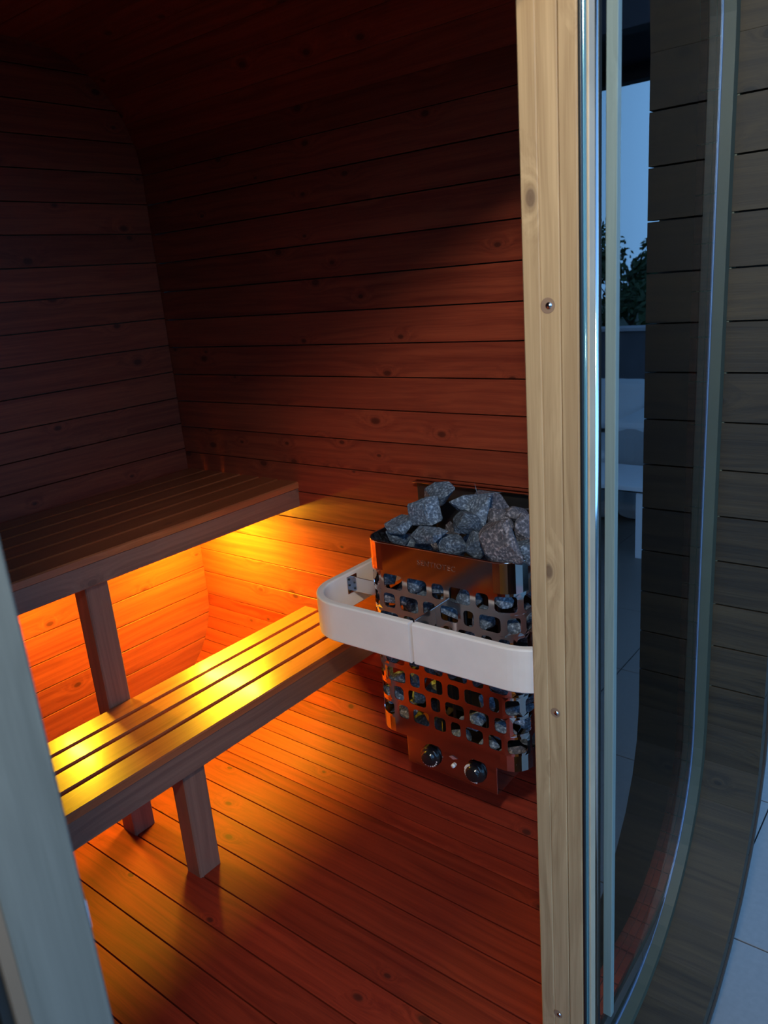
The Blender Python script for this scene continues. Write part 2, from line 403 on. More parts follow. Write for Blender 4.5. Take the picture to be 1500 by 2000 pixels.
# header over door and glass, left cladding
wf = box('wall_front', (XL + .02, GY + .004, 2.02), (1.13, 0.572, 2.26), M['shell']); tag(wf, 'front wall of the sauna around the door and glass', kind='structure')
board('board', (0.211, GY, 1.900), (1, 0, 0), (0, 0, 1), PX0 - 0.211, 0.184, 0.085, M['post'], wf)
board('board', (XL + .1, GY, 2.086), (1, 0, 0), (0, 0, 1), XR - XL - .2, 0.15, 0.085, M['post'], wf)
x = 0.138
while x > XL:
    w = 0.088
    h0 = 0.02 if x > -0.15 else 0.25
    board('board', (x - w, GY + .002, h0), (0, 0, 1), (-1, 0, 0), 2.09 - h0, w - .003, 0.06, M['porch'], wf) if False else \
        obj_mesh('board', board_mesh(2.085 - h0, w - .003, 0.06, M['trimwood']), None, wf, frame((x - w, GY + .002, h0), (0, 0, 1), (-1, 0, 0), (0, -1, 0)) @ Matrix.Translation((0, -w + .003, 0)))
    x -= w
box('gasket', (0.1385, GY + .004, -0.05), (0.1455, 0.56, 1.9), M['rubber'], wf)
box('wood_strip', (0.1458, GY - .001, -0.05), (0.1546, 0.56, 1.9), M['stripwood'], wf)
# threshold board under the doorway
board('threshold', (XL + .3, GY, -0.09), (1, 0, 0), (0, 0, 1), 1.126 - XL - .3, 0.078, 0.085, M['trimwood'], wf)

# ------------------------------------------------------------------ glass with its curved frame
gl_prof = arc(1.27, 0.385, 0.49, -90, 0, 14) + arc(1.27, 1.86, 0.49, 0, 60, 8)
gp = [(1.150, -0.105)] + gl_prof + [(1.150, gl_prof[-1][1])]
win = empty('window_1', (1.43, GY, 0)); tag(win, 'fixed curved-edge glass panel right of the door post, reflecting the dusk terrace', kind='structure')
def extr(name, pts, y0, y1, mat, parent, inv=None):
    bm = bmesh.new(); a = [bm.verts.new((x, y0, z)) for x, z in pts]; b = [bm.verts.new((x, y1, z)) for x, z in pts]; n = len(pts)
    bm.faces.new(a); bm.faces.new(list(reversed(b)))
    for i in range(n): bm.faces.new((a[i], b[i], b[(i + 1) % n], a[(i + 1) % n]))
    bmesh.ops.recalc_face_normals(bm, faces=bm.faces[:])
    o = obj_from_bm(name, bm, mat, parent)
    if parent is not None: o.location = -parent.location
    return o
def ring(name, inner, outer, y0, y1, mat, parent):
    bm = bmesh.new(); n = len(inner); R = []
    for (xi, zi), (xo, zo) in zip(inner, outer):
        R.append([bm.verts.new(c) for c in ((xi, y0, zi), (xo, y0, zo), (xo, y1, zo), (xi, y1, zi))])
    for i in range(n - 1):
        for j in range(4): bm.faces.new((R[i][j], R[i][(j + 1) % 4], R[i + 1][(j + 1) % 4], R[i + 1][j]))
    bm.faces.new(R[0]); bm.faces.new(list(reversed(R[-1])))
    bmesh.ops.recalc_face_normals(bm, faces=bm.faces[:])
    o = obj_from_bm(name, bm, mat, parent)
    if parent is not None: o.location = -parent.location
    return o
extr('pane', gp, 0.486, 0.494, M['glass'], win)
def wpart(o): o.location = o.location - win.location; return o
for nm, x0, x1, y0, y1, mt in (('gasket', 1.0785, 1.0845, 0.4800, 0.4849, M['rubber']), ('edge_strip', 1.0850, 1.0950, 0.4790, 0.4849, M['teal']),
                              ('wood_strip', 1.0960, 1.1160, 0.4765, 0.4849, M['post2']), ('dark_seal', 1.1265, 1.1475, 0.4795, 0.50, M['rubber'])):
    wpart(box(nm, (x0, y0, -0.06), (x1, y1, 2.0), mt, win, 0.001))
for nm, xc, yc, r, mt in (('edge_bead', 1.0885, 0.4792, 0.0012, M['teal']), ('glazing_bead', 1.1210, 0.4775, 0.0042, M['alu'])):
    bm = bmesh.new(); cyl_bm(bm, (xc, yc, -.06), (xc, yc, 2.0), r, r, 16); wpart(obj_from_bm(nm, bm, mt, win, True))
# batten standing at the left edge of the glass
obj_mesh('glazing_batten', board_mesh(1.95, 0.0170, 0.0135, M['batten'], 0.001), None, win, Matrix.Translation(-win.location) @ frame((1.1485, 0.4575, 0.053), (0, 0, 1), (0, 1, 0), (-1, 0, 0)))

NF = 15
def pr(cx, cz, r, czt, rt):
    return [(0.70, cz - r)] + arc(cx, cz, r, -90, 0, NF) + arc(cx, czt, rt, 0, 90, NF)
g0 = pr(1.27, 0.380, 0.461, 1.88, 0.461); g1 = pr(1.27, 0.380, 0.4655, 1.88, 0.4655)
t0 = pr(1.27, 0.380, 0.4665, 1.88, 0.4665); t1 = pr(1.27, 0.383, 0.490, 1.89, 0.490); t2 = pr(1.27, 0.386, 0.5295, 1.90, 0.5295)
ring('glass_edge_glint', g0, g1, 0.4840, 0.4858, M['edgeglint'], win)  # sky glint along the curved glass edge, painted in as a blue strip
tm = pr(1.27, 0.383, 0.497, 1.89, 0.497)
ring('inner_frame', t0, tm, 0.4620, 0.4855, M['ringdark'], win)
ring('curved_frame', tm, t2, 0.4580, 0.4855, M['ringwood'], win)
ring('back_frame', t1, t2, 0.4945, 0.56, M['trimwood'], win)

# ------------------------------------------------------------------ porch barrel in front of the glass
pr_right = [(0.83, -0.144), (0.94, -0.144), (1.05, -0.144), (1.16, -0.144)] + arc(1.27, 0.386, 0.53, -90, 0, 8)
zz = 0.386
while zz < 1.84: zz += 0.108; pr_right.append((1.80, zz))
pr_right[-1] = (1.80, 1.90)
pr_top = arc(1.27, 1.90, 0.53, 0, 90, 8)
pr_right += pr_top[1:]
pw = shell('wall_porch_right', pr_right, PY + .0006, 0.4845, 0.036, 0.05, M['shell']); tag(pw, 'weathered grey-brown barrel boards curving round outside the glass')
staves(pw, pr_right, PY, 0.4845 - PY, 0.036, M['porch'])
ctr = [(1.27 - i * (1.27 - (2 * MX - 1.27)) / 12, 2.43) for i in range(13)]
pc = shell('wall_porch_top', ctr, PY + .0006, 0.4845, 0.036, 0.05, M['shell']); tag(pc, 'barrel boards of the short porch above the doorway'); staves(pc, ctr, PY, 0.4845 - PY, 0.036, M['porch'])
pl_pts = [(2 * MX - x, z) for x, z in reversed(pr_right)]
pl = shell('wall_porch_left', pl_pts, PY + .0006, 0.4845, 0.036, 0.05, M['shell']); tag(pl, 'barrel boards of the short porch left of the doorway'); staves(pl, pl_pts, PY, 0.4845 - PY, 0.036, M['porch'])

# ------------------------------------------------------------------ unseen lamp added to light post and guard; door catch on the left post
lt = empty('added_lamp', (-0.08, 0.336, 2.50)); tag(lt, 'unseen globe lamp on a swan-neck arm, added to light the door post and heater guard', 'lamp')
bm = bmesh.new(); ap = [(0, 0.0, -0.02), (0, -.05, .04), (0, -.18, .06), (0, -.28, .03), (0, -.33, -.04), (0, -.336, -.18)]
for a, b2 in zip(ap[:-1], ap[1:]): cyl_bm(bm, a, b2, .008, .008, 12)
obj_from_bm('arm', bm, M['darksteel'], lt)
bm = bmesh.new(); cyl_bm(bm, (0, -.336, -.18), (0, -.336, -.215), .012, .035, 20); obj_from_bm('cap', bm, M['darksteel'], lt)
bm = bmesh.new(); bmesh.ops.create_uvsphere(bm, u_segments=20, v_segments=12, radius=.085, matrix=Matrix.Translation((0, -.336, -.29))); obj_from_bm('globe', bm, M['globe'], lt, True)
box('mounting_plate', (-.04, -.006, -.05), (.04, .0015, .0), M['darksteel'], lt, .002)
c = empty('door_catch', (0.2115, 0.530, 1.03)); tag(c, 'small pale blue plastic door catch on the left door post', 'door catch')
box('catch_plate', (0.0, -0.012, -0.024), (0.005, 0.012, 0.024), M['white'], c, 0.002)
bm = bmesh.new(); cyl_bm(bm, (0.010, 0, -0.014), (0.010, 0, 0.014), 0.008, 0.008, 20)
bmesh.ops.bevel(bm, geom=[e for e in bm.edges if e.calc_face_angle(0) > 1], offset=.002, segments=2, affect='EDGES'); obj_from_bm('roller', bm, M['white'], c, True)

# ------------------------------------------------------------------ benches
def bench(name, label, x0, x1, yf, yb, slat_y, ztop, zbot, slat_t, leg_x, leg_y, legw, legd, cross_x):
    b = empty(name, ((x0 + x1) / 2, (yf + yb) / 2, 0)); tag(b, label, 'bench')
    T = Matrix.Translation(-b.location)
    def bd(nm, o, xd, yd, L, w, t, mat, bev=0.003):
        xd, yd = Vector(xd), Vector(yd)
        ob = obj_mesh(nm, board_mesh(L, w, t, mat, bev), None, b, T @ frame(o, xd, yd, xd.cross(yd))); return ob
    for (a, c_) in slat_y:
        bd('slat', (x0, a, ztop), (1, 0, 0), (0, 1, 0), x1 - x0, c_ - a, slat_t, M['bench'], 0.0035)
    bd('front_rail', (x0, yf + .002, zbot), (1, 0, 0), (0, 0, 1), x1 - x0, ztop - slat_t - 0.0006 - zbot, 0.021, M['rail'], 0.002)
    if zbot > .6: bd('back_rail', (x0, yb - .025, zbot + .01), (1, 0, 0), (0, 0, 1), x1 - x0, ztop - slat_t - 0.001 - zbot - .01, 0.021, M['rail'], 0.002)
    for cx_ in cross_x:
        bd('cross_batten', (cx_, yf + .026, ztop - slat_t - .001), (0, 1, 0), (1, 0, 0), yb - yf - .055, 0.045, 0.028, M['rail'], 0.002) if False else \
            box_in(b, 'cross_batten', (cx_, yf + .026, ztop - slat_t - .03), (cx_ + .045, yb - .05, ztop - slat_t - .001), M['rail'])
    for lx, ly in zip(leg_x, leg_y):
        # leg faces -y : x dir up, y dir -x -> up cross -x = -y
        bd('leg', (lx + legw, ly, 0.0005), (0, 0, 1), (-1, 0, 0), ztop - slat_t - .002, legw, legd, M['rail'], 0.003)
    return b
def box_in(parent, nm, lo, hi, mat, bev=0.002):
    o = box(nm, lo, hi, mat, parent, bev); o.location = -parent.location; return o

us = [1.783, ]
w = (2.352 - 1.783) / 6
up = bench('upper_bench', 'upper bench, dark slatted seat with a broad reddish front rail along the back wall', -0.44, 1.764, 1.785, 2.352,
           [(1.783 + i * w, 1.783 + (i + 1) * w - 0.009) for i in range(6)], 0.882, 0.797, 0.022, [0.967, -0.25], [1.812, 1.812], 0.068, 0.06, [0.975, 0.3, -0.3])
lo = bench('lower_bench', 'lower bench, step of four glowing orange slats with a grey-brown front rail', -0.44, 1.742, 1.490, 1.808,
           [(1.488, 1.5665), (1.5765, 1.655), (1.665, 1.732), (1.741, 1.808)], 0.435, 0.340, 0.022, [0.962, -0.25], [1.5135, 1.5135], 0.07, 0.055, [0.25])
# nail head on the rail
# ------------------------------------------------------------------ LED lamps under the upper bench
def lamp(name, label, x, y0, y1, z, w_, light_on=True):
    l = empty(name, (x, (y0 + y1) / 2, z)); tag(l, label, 'lamp', 'led lamps under the upper bench')
    h = (y1 - y0) / 2
    box('channel', (-w_ / 2 - .003, -h - .003, 0.0), (w_ / 2 + .003, h + .003, 0.012), M['chrome'], l, 0.001)
    box('bracket', (-0.008, -h * .5 - .01, 0.012), (0.008, -h * .5 + .01, 0.858 - z - .001 + 0.0), M['chrome'], l)
    box('bracket', (-0.008, h * .5 - .01, 0.012), (0.008, h * .5 + .01, 0.858 - z - .001), M['chrome'], l)
    box('diffuser', (-w_ / 2, -h, -0.003), (w_ / 2, h, -0.0002), M['led'], l)
    return l
lamp('led_lamp', 'amber led strip under the right end of the upper bench', 1.60, 1.945, 2.26, 0.742, 0.018)
lamp('led_lamp', 'short amber led strip under the upper bench behind its leg', 1.035, 2.11, 2.25, 0.742, 0.014)

# ------------------------------------------------------------------ heater
HX, HY = 1.407, 1.004          # front face, centre across the wall
BW, BR = 0.222, 0.055          # half width, corner radius
ZB, ZR = 0.332, 0.874
ht = empty('sauna_heater', (1.60, HY, 0.2)); tag(ht, 'polished steel wall heater with a pierced basket full of dark stones', 'heater')
def put(o): o.location = -ht.location; return o
XBACK = 1.742
side = XBACK - HX - BR; qa = BR * math.pi / 2; front = 2 * (BW - BR)
TOT = 2 * side + 2 * qa + front
def path(s):
    """s along the basket wall from the back left corner (high y) round the front to the back right"""
    if s < side: return Vector((XBACK - s, HY + BW)), Vector((0, 1))
    s -= side
    if s < qa:
        a = s / BR; return Vector((HX + BR - BR * math.sin(a), HY + BW - BR + BR * math.cos(a))), Vector((-math.sin(a), math.cos(a)))
    s -= qa
    if s < front: return Vector((HX, HY + BW - BR - s)), Vector((-1, 0))
    s -= front
    if s < qa:
        a = s / BR; return Vector((HX + BR - BR * math.cos(a), HY - BW + BR - BR * math.sin(a))), Vector((-math.cos(a), -math.sin(a)))
    s -= qa
    return Vector((HX + BR + s, HY - BW)), Vector((0, -1))
def basket():
    bm = bmesh.new()
    def V(s, z, o=0.0):
        p, n = path(min(max(s, 0), TOT)); return bm.verts.new((p.x + n.x * o, p.y + n.y * o, z))
    def plain(s0, s1, z0, z1, m):
        vs0 = [V(s0 + (s1 - s0) * i / m, z0) for i in range(m + 1)]; vs1 = [V(s0 + (s1 - s0) * i / m, z1) for i in range(m + 1)]
        for i in range(m): bm.faces.new((vs0[i], vs0[i + 1], vs1[i + 1], vs1[i]))
    def holed(s0, s1, z0, z1, m_s, m_z, r):
        # outer rectangle split to match the rounded hole point by point
        a0, a1, b0, b1 = s0 + m_s, s1 - m_s, z0 + m_z, z1 - m_z
        pts = []; outer = []
        nx_ = 4
        for i in range(nx_ + 1): t = i / nx_; pts.append((a0 + r + (a1 - a0 - 2 * r) * t, b0)); outer.append((a0 + r + (a1 - a0 - 2 * r) * t, z0))
        pts.append((a1 - r * .3, b0 + r * .3)); outer.append((s1, z0))
        for i in range(3): t = i / 2; pts.append((a1, b0 + r + (b1 - b0 - 2 * r) * t)); outer.append((s1, b0 + r + (b1 - b0 - 2 * r) * t))
        pts.append((a1 - r * .3, b1 - r * .3)); outer.append((s1, z1))
        for i in range(nx_ + 1): t = i / nx_; pts.append((a1 - r - (a1 - a0 - 2 * r) * t, b1)); outer.append((a1 - r - (a1 - a0 - 2 * r) * t, z1))
        pts.append((a0 + r * .3, b1 - r * .3)); outer.append((s0, z1))
        for i in range(3): t = i / 2; pts.append((a0, b1 - r - (b1 - b0 - 2 * r) * t)); outer.append((s0, b1 - r - (b1 - b0 - 2 * r) * t))
        pts.append((a0 + r * .3, b0 + r * .3)); outer.append((s0, z0))
        P = [V(*p) for p in pts]; O = [V(*p) for p in outer]; n = len(P)
        for i in range(n): bm.faces.new((O[i], O[(i + 1) % n], P[(i + 1) % n], P[i]))
    rows = 8; z0 = 0.375; pitch = 0.0530; ztop_h = z0 + rows * pitch
    plain(0, TOT, ZB, z0, 60); plain(0, TOT, ztop_h, ZR, 60)
    rnd = random.Random(11)
    for r_ in range(rows):
        s = 0.0; k = rnd.random() < .5
        s = 0.0
        widths = []
        tot = 0
        while tot < TOT - 0.03:
            w_ = rnd.choice((0.070, 0.074, 0.064)) if k else rnd.choice((0.046, 0.043, 0.050)); k = not k if rnd.random() < .8 else k
            widths.append(w_); tot += w_
        f = TOT / tot
        for w_ in widths:
            holed(s, s + w_ * f, z0 + r_ * pitch, z0 + (r_ + 1) * pitch, 0.0078, 0.0068, 0.0085); s += w_ * f
    bmesh.ops.remove_doubles(bm, verts=bm.verts[:], dist=0.00005)
    bmesh.ops.recalc_face_normals(bm, faces=bm.faces[:])
    o = obj_from_bm('basket', bm, M['steel'], ht, smooth=False)
    md = o.modifiers.new('thick', 'SOLIDIFY'); md.thickness = 0.0016; md.offset = 0
    put(o)
    # rolled rim round the top
    bm = bmesh.new(); m = 70; R = []
    for i in range(m + 1):
        p, n = path(TOT * i / m)
        R.append([bm.verts.new((p.x + n.x * .0022 * math.cos(q), p.y + n.y * .0022 * math.cos(q), ZR + .0022 * math.sin(q))) for q in [j * math.pi / 3 for j in range(6)]])
    for i in range(m):
        for j in range(6): bm.faces.new((R[i][j], R[i][(j + 1) % 6], R[i + 1][(j + 1) % 6], R[i + 1][j]))
    put(obj_from_bm('rim', bm, M['steel'], ht, smooth=True))
    # inward bottom flange and base plate
    bm = bmesh.new()
    lo_ = [path(TOT * i / m) for i in range(m + 1)]
    A = [bm.verts.new((p.x, p.y, ZB)) for p, n in lo_]; B = [bm.verts.new((p.x - n.x * .018, p.y - n.y * .018, ZB - .012)) for p, n in lo_]
    for i in range(m): bm.faces.new((A[i], A[i + 1], B[i + 1], B[i]))
    bm.faces.new([v for v in B])
    put(obj_from_bm('base_plate', bm, M['steel'], ht, smooth=False))
basket()
put(box('heat_shield', (1.7455, HY - 0.26, 0.40), (1.752, 1.288, 0.936), M['darksteel'], ht, 0.001))
put(box('shield_lip', (1.722, HY - 0.26, 0.9365), (1.752, 1.288, 0.939), M['steel'], ht, 0.0008))
for zc in (0.45, 0.80):
    put(box('wall_bracket', (1.7525, HY - .05, zc), (1.767, HY + .05, zc + .03), M['darksteel'], ht))
# inner element box seen through the grid
put(box('element_box', (1.56, HY - .10, 0.345), (1.70, HY + .12, 0.56), M['darksteel'], ht, 0.004))
for i, yy in enumerate((-.07, -.02, .03, .08)):
    bm = bmesh.new(); last = None
    pts = [(1.50, HY + yy, 0.36)] + [(1.50 + .04 * (1 - math.cos(t * math.pi / 6)), HY + yy, 0.74 + .05 * math.sin(t * math.pi / 6)) for t in range(7)] + [(1.58, HY + yy, 0.56)]
    for a, b2 in zip(pts[:-1], pts[1:]): cyl_bm(bm, a, b2, 0.0042, 0.0042, 10)
    put(obj_from_bm('heating_element', bm, M['element'], ht, smooth=True))
# control box
BX0, BY0, BY1, BZ0, BZ1 = 1.470, 0.893, 1.180, 0.196, 0.3195
cb = put(box('control_box', (BX0, BY0, BZ0), (1.67, BY1, BZ1), M['boxsteel'] if 'boxsteel' in M else M['steel'], ht, 0.002))
def knob(yc, zc, nd, a0, a1, bign):
    k = empty('knob', (BX0 - .001, yc, zc), ht); k.location = Vector((BX0 - .001, yc, zc)) - ht.location
    bm = bmesh.new(); n = 48
    rings = [(0.0, 0.0305), (-0.004, 0.0310), (-0.010, 0.0285), (-0.013, 0.024), (-0.0135, 0.0205), (-0.021, 0.0190), (-0.0225, 0.0165)]
    V = []
    for j, (xx, rr) in enumerate(rings):
        V.append([bm.verts.new((xx, (rr + (0.0006 if (j in (4, 5) and i % 2) else 0)) * math.cos(2 * math.pi * i / n), (rr + (0.0006 if (j in (4, 5) and i % 2) else 0)) * math.sin(2 * math.pi * i / n))) for i in range(n)])
    for j in range(len(V) - 1):
        for i in range(n): bm.faces.new((V[j][i], V[j][(i + 1) % n], V[j + 1][(i + 1) % n], V[j + 1][i]))
    bm.faces.new(V[-1]); bm.faces.new(list(reversed(V[0])))
    bmesh.ops.recalc_face_normals(bm, faces=bm.faces[:])
    me = bpy.data.meshes.new('knob_body'); bm.to_mesh(me); bm.free(); me.materials.append(M['black'])
    for p in me.polygons: p.use_smooth = True
    ob = bpy.data.objects.new('knob_body', me); link(ob, k)
    bm = bmesh.new()
    for i in range(nd):
        a = math.radians(a0 + (a1 - a0) * i / (nd - 1)); rr = 0.0258; s = 0.0034 if (i in bign) else 0.0021
        p = Vector((-0.0122, rr * math.cos(a), rr * math.sin(a))); cyl_bm(bm, p, p + Vector((-0.0012, 0, 0)), s, s, 10)
    ob = obj_from_bm('knob_marks', bm, M['print'], k)
    return k
knob(1.099, 0.243, 9, 190, 330, (6, 7)) ; knob(0.957, 0.245, 15, 60, -110, (0, 1, 2, 3))
bm = bmesh.new(); x = BX0 - .0012
vs4 = [bm.verts.new(c) for c in ((x, 1.040, .262), (x, 1.029, .268), (x, 1.013, .2625), (x, 1.027, .2565))]
bm.faces.new(vs4); o = obj_from_bm('emblem', bm, M['redprint'], ht); put(o); md = o.modifiers.new('t', 'SOLIDIFY'); md.thickness = 0.0006
bm = bmesh.new(); cyl_bm(bm, (BX0, 1.027, .2375), (BX0 - .006, 1.027, .2375), .0062, .0055, 20); put(obj_from_bm('reset_button', bm, M['white'], ht, True))
# etched maker's word on the top band
fc = bpy.data.curves.new('maker_lettering', 'FONT'); fc.body = 'SENTIOTEC'; fc.size = 0.019; fc.extrude = 0.0002; fc.align_x = 'CENTER'; fc.align_y = 'CENTER'; fc.space_character = 1.15
fc.materials.append(M['engrave'])
tmp = link(bpy.data.objects.new('lettering_curve', fc)); bpy.context.view_layer.update()
lme = bpy.data.meshes.new_from_object(tmp.evaluated_get(bpy.context.evaluated_depsgraph_get())); bpy.data.objects.remove(tmp)
fo = link(bpy.data.objects.new('maker_lettering', lme), ht)
fo.matrix_basis = Matrix.Translation(-ht.location) @ frame((HX - 0.0012, HY - 0.005, 0.838), (0, -1, 0), (0, 0, 1), (-1, 0, 0))

# ------------------------------------------------------------------ guard of bent aspen
def sweep(name, pts, z0, z1, t, mat, parent, bev=0.004):
    """band along plan points, thickness t inwards (right of travel), rounded arrises"""
    bm = bmesh.new(); n = len(pts); R = []
    sec = [(0, bev), (0, (z1 - z0) - bev), (bev * .3, (z1 - z0) - bev * .3), (bev, z1 - z0), (t - bev, z1 - z0), (t - bev * .3, (z1 - z0) - bev * .3), (t, (z1 - z0) - bev), (t, bev), (t - bev, 0), (bev, 0)]
    for i, p in enumerate(pts):
        a = Vector(pts[max(0, i - 1)]); b = Vector(pts[min(n - 1, i + 1)]); d = (b - a).normalized(); nn = Vector((-d.y, d.x))
        R.append([bm.verts.new((p[0] + nn.x * u, p[1] + nn.y * u, z0 + v)) for u, v in sec])
    k = len(sec)
    for i in range(n - 1):
        for j in range(k): bm.faces.new((R[i][j], R[i][(j + 1) % k], R[i + 1][(j + 1) % k], R[i + 1][j]))
    bm.faces.new(R[0]); bm.faces.new(list(reversed(R[-1])))
    bmesh.ops.recalc_face_normals(bm, faces=bm.faces[:])
    return obj_from_bm(name, bm, mat, parent)
gd = empty('heater_guard', (1.45, 1.011, 0.622)); tag(gd, 'pale bent-wood guard rail curving round the front of the heater', 'guard rail')
GC = 1.011; GH = 0.367; GR = 0.125; GX = 1.303
half = [(1.735 - i * (1.735 - GX - GR) / 8, GH) for i in range(9)]
half += [(GX + GR - GR * math.sin(math.radians(a)), GH - GR + GR * math.cos(math.radians(a))) for a in range(6, 91, 6)]
fy = GH - GR
half += [(GX + .008 * (1 - (1 - t) ** 2) * 0 + 0.006 * (1 - (2 * t - 1) ** 2) * 0, fy * (1 - t) + .0058 * t) for t in (.2, .4, .6, .8, 1.0)]
o = sweep('guard_band', [(x, GC + y) for x, y in half], 0.622, 0.728, 0.021, M['aspen'], gd); o.location = -gd.location
o = sweep('guard_band', [(x, GC - y) for x, y in reversed(half)], 0.622, 0.728, 0.021, M['aspen'], gd); o.location = -gd.location
def gbox(nm, lo, hi, mat=M['chrome'], bev=0.0006):
    o = box(nm, lo, hi, mat, gd, bev); o.location = -gd.location; return o
gbox('front_bracket', (GX + .0215, GC - .0015, 0.668), (HX - .001, GC + .0015, 0.7285))
gbox('bracket_plate', (GX + .0212, GC - .022, 0.668), (GX + .0235, GC + .022, 0.722))
gbox('side_bracket', (1.497, HY + BW + .001, 0.672), (1.500, GC + GH - .0215, 0.715))
gbox('screw_plate', (1.478, GC + GH - .0240, 0.668), (1.520, GC + GH - .0212, 0.718))
for sx in (1.486, 1.512):
    for sz in (0.676, 0.693, 0.710):
        bm = bmesh.new(); cyl_bm(bm, (sx, GC + GH - .0241, sz), (sx, GC + GH - .026, sz), .0035, .003, 12); o = obj_from_bm('screw', bm, M['rubber'], gd, True); o.location = -gd.location
gbox('side_bracket', (1.497, GC - GH + .0215, 0.672), (1.500, HY - BW - .001, 0.715))

# ------------------------------------------------------------------ sauna stones
def rock_mesh(seed, sx, sy, sz):
    rnd = random.Random(seed); bm = bmesh.new()
    for i in range(13):
        v = Vector((rnd.gauss(0, 1), rnd.gauss(0, 1), rnd.gauss(0, 1))).normalized()
        m_ = max(abs(v.x), abs(v.y), abs(v.z)); v = v / (m_ ** 0.55)     # blockier than a ball
        v *= rnd.uniform(.80, 1.06)
        bm.verts.new((v.x * sx / 2, v.y * sy / 2, v.z * sz / 2))
    r = bmesh.ops.convex_hull(bm, input=bm.verts[:])
    bmesh.ops.delete(bm, geom=[g for g in r['geom_interior'] if isinstance(g, bmesh.types.BMVert)], context='VERTS')
    bmesh.ops.bevel(bm, geom=bm.edges[:], offset=min(sx, sy, sz) * .045, segments=1, affect='EDGES')
    bmesh.ops.triangulate(bm, faces=bm.faces[:])
    bmesh.ops.subdivide_edges(bm, edges=bm.edges[:], cuts=1)
    for v in bm.verts: v.co *= 1 + rnd.uniform(-.028, .028)
    me = bpy.data.meshes.new('sauna_stone'); bm.to_mesh(me); bm.free(); me.materials.append(M['rock'])
    return me
from mathutils import Vector as Vc
def ray_x(px, py, x):
    d = ROT @ Vector((px - 750, -(py - 1000), -1507.06)); k = x / d.x; return Vector((0, 0, 1.5)) + d * k
tops = [  # pixel centre in the photograph, depth, size, label
 (858, 966, 1.60, (.062, .092, .055), 'small square-cut dark stone highest on the heater, at the back left'),
 (835, 1000, 1.53, (.085, .105, .078), 'big faceted blue-grey stone below the highest stone on the heater'),
 (785, 1024, 1.50, (.07, .098, .048), 'flat grey stone at the left edge of the heap, over the rim corner'),
 (838, 1046, 1.455, (.062, .118, .046), 'long flat stone lying level just above the front rim'),
 (912, 1022, 1.50, (.075, .085, .055), 'rounded dark brown stone in the middle of the heap'),
 (908, 985, 1.56, (.06, .078, .046), 'pale-edged stone in the middle of the heap behind the brown one'),
 (940, 1000, 1.545, (.09, .06, .085), 'upright pale stone leaning right of the brown stone'),
 (988, 1058, 1.45, (.075, .125, .098), 'largest speckled blue-grey stone overhanging the front rim'),
 (965, 985, 1.62, (.10, .105, .085), 'large dark stone at the back of the heap with a light tip'),
 (1006, 1000, 1.58, (.07, .085, .05), 'smooth pale stone at the back right by the door post'),
 (975, 1020, 1.55, (.06, .075, .06), 'small angular stone above the largest stone'),
 (1025, 1030, 1.52, (.06, .06, .06), 'small grey stone against the door post on top of the heap'),
 (885, 1068, 1.47, (.06, .11, .055), 'dark low stone just inside the front rim at its middle'),
 (930, 1066, 1.475, (.055, .075, .065), 'brownish stone sunk inside the rim left of the largest stone'),
 (778, 1052, 1.50, (.055, .062, .05), 'dark stone sunk in the left front corner of the basket'),
 (1022, 1075, 1.47, (.06, .06, .075), 'stone at the right front corner of the rim'),
]
G = 'dark broken sauna stones in the heater'
for i, (px, py, x, s, lab) in enumerate(tops):
    o = obj_mesh('sauna_stone', rock_mesh(100 + i, *[q * 1.14 for q in s]), None); o.location = ray_x(px, py, x)
    o.rotation_euler = (random.uniform(-.25, .25), random.uniform(-.25, .25), random.uniform(-.3, .3)); tag(o, lab, 'stone', G)
variants = [rock_mesh(200 + i, *random.choice(((.07, .085, .055), (.06, .07, .06), (.065, .09, .05), (.055, .06, .065)))) for i in range(9)]
rnd = random.Random(5)
def fill(x, y, z, lab):
    o = obj_mesh('sauna_stone', rnd.choice(variants), None)
    o.location = (x + rnd.uniform(-.006, .006), y + rnd.uniform(-.008, .008), z + rnd.uniform(-.008, .008))
    o.rotation_euler = (rnd.uniform(-.5, .5), rnd.uniform(-.4, .4), rnd.uniform(-.5, .5)); tag(o, lab, 'stone', G)
ORD = ['first', 'second', 'third', 'fourth', 'fifth', 'sixth', 'seventh', 'eighth', 'ninth']
skip = ((1, 3), (1, 2), (0, 3), (2, 2), (4, 2), (4, 3), (3, 3), (5, 2), (2, 3))
for r_ in range(9):
    z = 0.362 + r_ * 0.0575
    if z > 0.83: break
    zone = 'below' if z < .62 else ('above' if z > .73 else 'behind')
    cols = [c_ for c_ in (4, 3, 2, 1, 0) if (r_, c_) not in skip]
    for k_, c_ in enumerate(cols):
        y = HY - .168 + c_ * 0.084 + (0.014 if r_ % 2 else -0.014)
        fill(HX + .045, y, z, 'grey stone behind the front grid %s the guard, %s row up, %s from the left' % (zone, ORD[r_], ORD[k_]))
    for q_, xx in enumerate((1.54, 1.63)):
        fr_ = ('nearer the front', 'nearer the wall')[q_]
        fill(xx, HY + BW - .045, z, 'grey stone behind the left side grid of the heater, %s row up, %s' % (ORD[r_], fr_))
        fill(xx, HY - BW + .045, z, 'grey stone behind the right side grid of the heater, %s row up, %s' % (ORD[r_], fr_))
for xx in (1.54, 1.62, 1.69):
    for yy in (-.14, -.05, .04, .13):
        fill(xx, HY + yy, 0.815, 'dark stone buried under the heap, %s row from the front, %s from the right' % (ORD[(1.54, 1.62, 1.69).index(xx)], ORD[(-.14, -.05, .04, .13).index(yy)]))
for yy in (-.14, -.05, .04):
    fill(1.66, HY + yy, 0.865, 'dark stone at the back of the heap against the heat shield, %s' % {-.14: 'on the right', -.05: 'in the middle', .04: 'on the left'}[yy])

